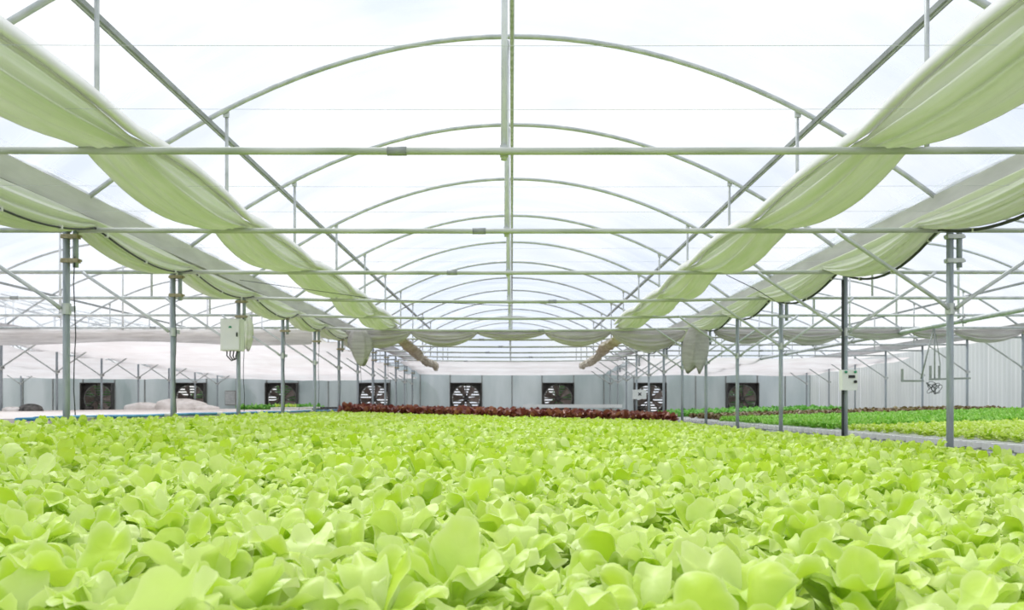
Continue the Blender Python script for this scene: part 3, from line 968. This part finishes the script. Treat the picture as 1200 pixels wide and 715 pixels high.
arr, ms = head_meshes('frilly_lettuce', MT['coral'], 51, 0.020, 1.0)
sp = spots_for(4.68, 11.5, 12.4, 19.6, lambda x: bed_r(x), 0.16, 0.16, sc=(0.68, 0.85), wedge=0.60)
sp.sort(key=lambda s: s[1])
heads('frilly_lettuce', 'mid green frilly lettuce head in the right bed behind the pale lettuce', 'lettuce', 'frilly lettuce of the right bed', ms, sp[:300])
arr2 = [plant_arrays(make_leaf_set(2, 6, 5, 61, ruf=0.020), 300 + i, (5, 6, 5)) for i in range(5)]
V, F = scatter_np(arr2, sp[300:])
tag(link('frilly_lettuce_rows', mesh_np('frilly_lettuce_rows', V, F, MT['coral'])), 'mid green frilly lettuce filling the middle of the right bed', 'lettuce', kind='stuff')

arr, ms = head_meshes('bronze_lettuce', MT['brown'], 71, 0.018, 1.0, 2, 6)
sp = spots_for(4.8, 11.5, 20.0, 24.4, lambda x: bed_r(x), 0.24, 0.3, sc=(0.9, 1.15), wedge=0.60)[:300]
heads('bronze_lettuce', 'bronze brown lettuce head in the narrow row of the right bed', 'lettuce', 'bronze lettuce row', ms, sp)

arr, ms = head_meshes('leafy_green', MT['deep'], 81, 0.014, 1.0, 2, 6)
sp = spots_for(4.8, 9.6, 25.0, 28.5, lambda x: bed_r(x) , 0.26, 0.3, sc=(1.2, 1.5), wedge=0.60)[:300]
heads('leafy_green', 'deep green leafy plant in the back row of the right bed', 'plant', 'deep green back row', ms, sp)
sp = spots_for(-8.1, -6.0, 26.0, 27.0, lambda x: BED_L - 0.02, 0.22, 0.3, sc=(1.0, 1.5))
heads('leafy_green', 'small deep green plant on the far end of the empty left bench', 'plant', 'green plants on the left bench', ms, sp)
sp = [(-6.55 + 0.12 * q, 24.3 + 0.05 * (q % 2), BED_L + 0.08, q, 0.62) for q in range(5)]
light_ms = [mesh_np('young_lettuce', V, F, MT['leaf']) for V, F in var_far[:3]]
heads('young_lettuce', 'young pale lettuce standing in the white crate on the left bench', 'lettuce', 'lettuce in the white crate', light_ms, sp)

# ================================================================== CONTROL BOXES AND ODDMENTS
# cabinet on the third left post
k = 5
t = thing('control_cabinet', 'pale green-grey electrical cabinet mounted on a left post', 'cabinet', (-4.12, DK(k) - 0.12, EYE + 0.80))
w, h, d = 0.30, 0.47, 0.17
MB().box((0, 0, h / 2), (w, d, h)).build('body', MT['box_side'], t, False)
dr = MB().box((-0.005, -d / 2 - 0.012, h / 2), (w - 0.03, 0.018, h - 0.03)).build('door', MT['box'], t, False)
MB().box((w / 2 - 0.05, -d / 2 - 0.028, h / 2), (0.018, 0.016, 0.06)).build('latch', MT['black'], dr, False)
MB().box((0.0, -d / 2 - 0.0225, h * 0.73), (0.045, 0.003, 0.022)).box((0.0, -d / 2 - 0.0225, h * 0.75), (0.018, 0.003, 0.02)).build('emblem', MT['green_lamp'], dr, False)
for q in range(4):
    MB().tube([(-0.08 + q * 0.05, 0, 0.005), (-0.08 + q * 0.045, -0.01, -0.07), (-0.02 + q * 0.02, 0.02, -0.14 + 0.01 * q), (0.03, 0.08, -0.11)], 0.010, 6).build('cable', MT['cable'], t)

k = 4
t = thing('control_box', 'small white control box with display and green buttons on a right post', 'control box', (4.0, DK(k) - 0.10, EYE + 0.18))
MB().box((0.0, 0, 0.12), (0.18, 0.10, 0.24)).build('body', MT['white'], t, False)
MB().box((0.02, -0.053, 0.16), (0.075, 0.008, 0.035)).build('display', MT['black'], t, False)
for q in (-0.05, 0.06):
    MB().tube([(q, -0.05, 0.215), (q, -0.066, 0.215)], 0.016, 10).build('button', MT['green_lamp'], t)
MB().tube([(0.06, -0.05, 0.10), (0.06, -0.07, 0.10)], 0.018, 10).build('knob', MT['black'], t)
MB().tube([(-0.06, 0, 0.0), (-0.065, 0, -0.05)], 0.012, 8).build('cable_gland', MT['black'], t)
o = MB().tube([(3.955, DK(4) - 0.045, z) for z in np.linspace(EYE - 0.45, TIE - 0.1, 12)], 0.016, 7).build('vertical_cable', MT['cable'])
tag(o, 'thick black cable strapped along the right post with the control box', 'cable')

t = thing('fan_switch', 'small white switch box with dark cross mark near the far right posts', 'switch box', (3.98, DK(11) - 0.09, EYE + 0.2))
MB().box((0.1, 0, 0.15), (0.42, 0.12, 0.30)).build('body', MT['white'], t, False)
MB().box((0.1, -0.064, 0.16), (0.13, 0.008, 0.03), ry=0.78).box((0.1, -0.064, 0.16), (0.13, 0.008, 0.03), ry=-0.78).build('cross_mark', MT['black'], t, False)

# white trough behind the red lettuce
t = thing('white_trough', 'long white trough standing behind the red lettuce before a fan', 'trough', (1.9, 27.5, 0))
zt = EYE - 0.02
MB().box((0, 0, zt - 0.05), (3.1, 0.5, 0.02)).box((0, -0.25, zt), (3.1, 0.02, 0.1)).box((0, 0.25, zt), (3.1, 0.02, 0.1)).box((-1.54, 0, zt), (0.02, 0.48, 0.1)).box((1.54, 0, zt), (0.02, 0.48, 0.1)).build('trough', MT['white'], t, False)
for sx in (-1.3, 0, 1.3):
    MB().box((sx, 0, (zt - 0.06) / 2), (0.05, 0.4, zt - 0.06)).build('leg', MT['steel'], t, False)

# sacks and debris on the left bench
def lump(name, label, cat, loc, size, seed, mat, group=None):
    r = np.random.default_rng(seed)
    nu, nv = 18, 10
    G = np.zeros((nv, nu + 1, 3))
    ph = r.uniform(0, 6, 6)
    for i in range(nv):
        el = i / (nv - 1) * pi / 2
        for j in range(nu + 1):
            a = 2 * pi * (j % nu) / nu
            rr = 1 + 0.12 * sin(3 * a + ph[0] + 2 * el) + 0.08 * sin(5 * a + ph[1]) + 0.06 * sin(7 * a + 5 * el + ph[2])
            G[i, j] = (size[0] * cos(a) * cos(el) ** 0.7 * rr, size[1] * sin(a) * cos(el) ** 0.7 * rr, size[2] * sin(el) ** 0.8 * (1 + 0.12 * sin(2 * a + ph[3])))
    o = MB().grid(G).build(name, mat, None, True, loc)
    return tag(o, label, cat, group)
lump('sack', 'crumpled white sack lying nearest the leftmost fan', 'sack', (-11.0, 26.0, BED_L), (0.55, 0.3, 0.20), 1, MT['sack'], 'white sacks')
lump('sack', 'large crumpled white sack heap right of the leftmost fan', 'sack', (-9.9, 26.0, BED_L), (0.72, 0.35, 0.30), 2, MT['sack'], 'white sacks')
lump('sack', 'low white sack flattened beside the sack heap', 'sack', (-9.0, 25.6, BED_L), (0.35, 0.25, 0.13), 3, MT['sack'], 'white sacks')
lump('sack', 'small grey white sack by the dark debris on the left bench', 'sack', (-11.25, 19.6, BED_L), (0.22, 0.2, 0.09), 4, MT['sack'], 'white sacks')
lump('debris_pile', 'small dark pile of debris at the left end of the empty bench', 'debris', (-10.85, 19.6, BED_L), (0.24, 0.2, 0.15), 5, MT['debris'])

def crate(label, loc, w, d, h):
    t = thing('crate', label, 'crate', loc, 'white crates')
    m = MB().box((0, 0, 0.01), (w, d, 0.02))
    for s in (-1, 1):
        m.box((0, s * d / 2, h * 0.28), (w, 0.015, h * 0.5)); m.box((0, s * d / 2, h * 0.85), (w, 0.015, h * 0.3))
        m.box((s * w / 2, 0, h * 0.28), (0.015, d, h * 0.5)); m.box((s * w / 2, 0, h * 0.85), (0.015, d, h * 0.3))
        for s2 in (-1, 1): m.box((s * w / 2, s2 * d / 2, h / 2), (0.04, 0.04, h))
    m.build('shell', MT['white'], t, False)
    MB().box((0, 0, h + 0.006), (w + 0.03, d + 0.03, 0.012)).box((0, 0, h + 0.014), (w - 0.1, d - 0.1, 0.006)).build('rim', MT['white'], t, False)
crate('white plastic crate holding young lettuce on the left bench', (-6.3, 24.3, BED_L), 0.72, 0.4, 0.06)
crate('low white plastic crate right of the crate with lettuce', (-5.55, 24.3, BED_L), 0.6, 0.4, 0.07)
t = thing('seed_tray', 'stack of black trays at the right end of the left bench', 'tray', (-5.0, 23.8, BED_L))
MB().box((0, 0, 0.02), (0.85, 0.4, 0.04)).build('tray', MT['black'], t, False)
MB().box((0.08, 0, 0.065), (0.6, 0.36, 0.04), rz=0.08).build('tray', MT['black'], t, False)

o = MB().tube([(-15.2, 24.0, EYE + 0.75), (-13.6, 24.0, 0.02)], 0.035, 8).build('leaning_pole', MT['black'])
tag(o, 'dark pole leaning down at the far left edge', 'pole')
t = thing('wall_cabinet', 'grey flat cabinet fixed to the end wall between two left fans', 'cabinet', (-12.2, WALL_Y - 0.12, EYE + 0.0))
MB().box((0, 0, 0.32), (0.5, 0.16, 0.64)).build('body', MT['louver'], t, False)
MB().box((-0.02, -0.086, 0.32), (0.42, 0.012, 0.56)).build('door', MT['steel'], t, False)

# ================================================================== TREES OUTSIDE
def tree(label, x, y, h, rx, seed):
    r = np.random.default_rng(seed)
    t = thing('tree', label, 'tree', (x, y, -0.11), 'trees outside the end wall')
    MB().tube([(0, 0, 0), (0.05, 0, h * 0.35), (0.0, 0.05, h * 0.7)], 0.1, 8, rs=[0.13, 0.1, 0.05]).build('trunk', MT['bark'], t)
    n = 2600
    d = r.normal(size=(n, 3)); d /= np.linalg.norm(d, axis=1)[:, None]
    rad = r.uniform(0.4, 1, n) ** 0.5
    c = d * rad[:, None] * np.array([rx, rx * 0.8, h * 0.42]) + np.array([0, 0, h * 0.58])
    a = r.normal(size=(n, 3)); a /= np.linalg.norm(a, axis=1)[:, None]
    b = np.cross(a, r.normal(size=(n, 3))); b /= np.linalg.norm(b, axis=1)[:, None]
    s = r.uniform(0.10, 0.22, n)[:, None]
    V = np.stack([c - a * s, c + b * s * 0.5, c + a * s, c - b * s * 0.5], 1).reshape(-1, 3)
    F = np.arange(4 * n).reshape(-1, 4)
    link('foliage', mesh_np('foliage', V, F, MT['tree']), t)
for i, (x, h, rx, lb) in enumerate([(-19.5, 3.0, 1.7, 'green tree outside the wall behind the leftmost fan'), (-13.6, 2.6, 1.5, 'green tree outside the wall behind the second fan from the left'),
                                    (-9.3, 3.4, 2.0, 'green tree outside the wall behind the crates'), (-4.6, 2.6, 1.2, 'green tree outside the wall left of the red lettuce'),
                                    (3.6, 3.2, 1.7, 'green tree outside the wall right of the trough fan'), (9.6, 3.4, 2.2, 'green tree outside the wall behind the rightmost fan')]):
    tree(lb, x, 40.6 + (i % 3) * 0.5, h, rx, 400 + i)
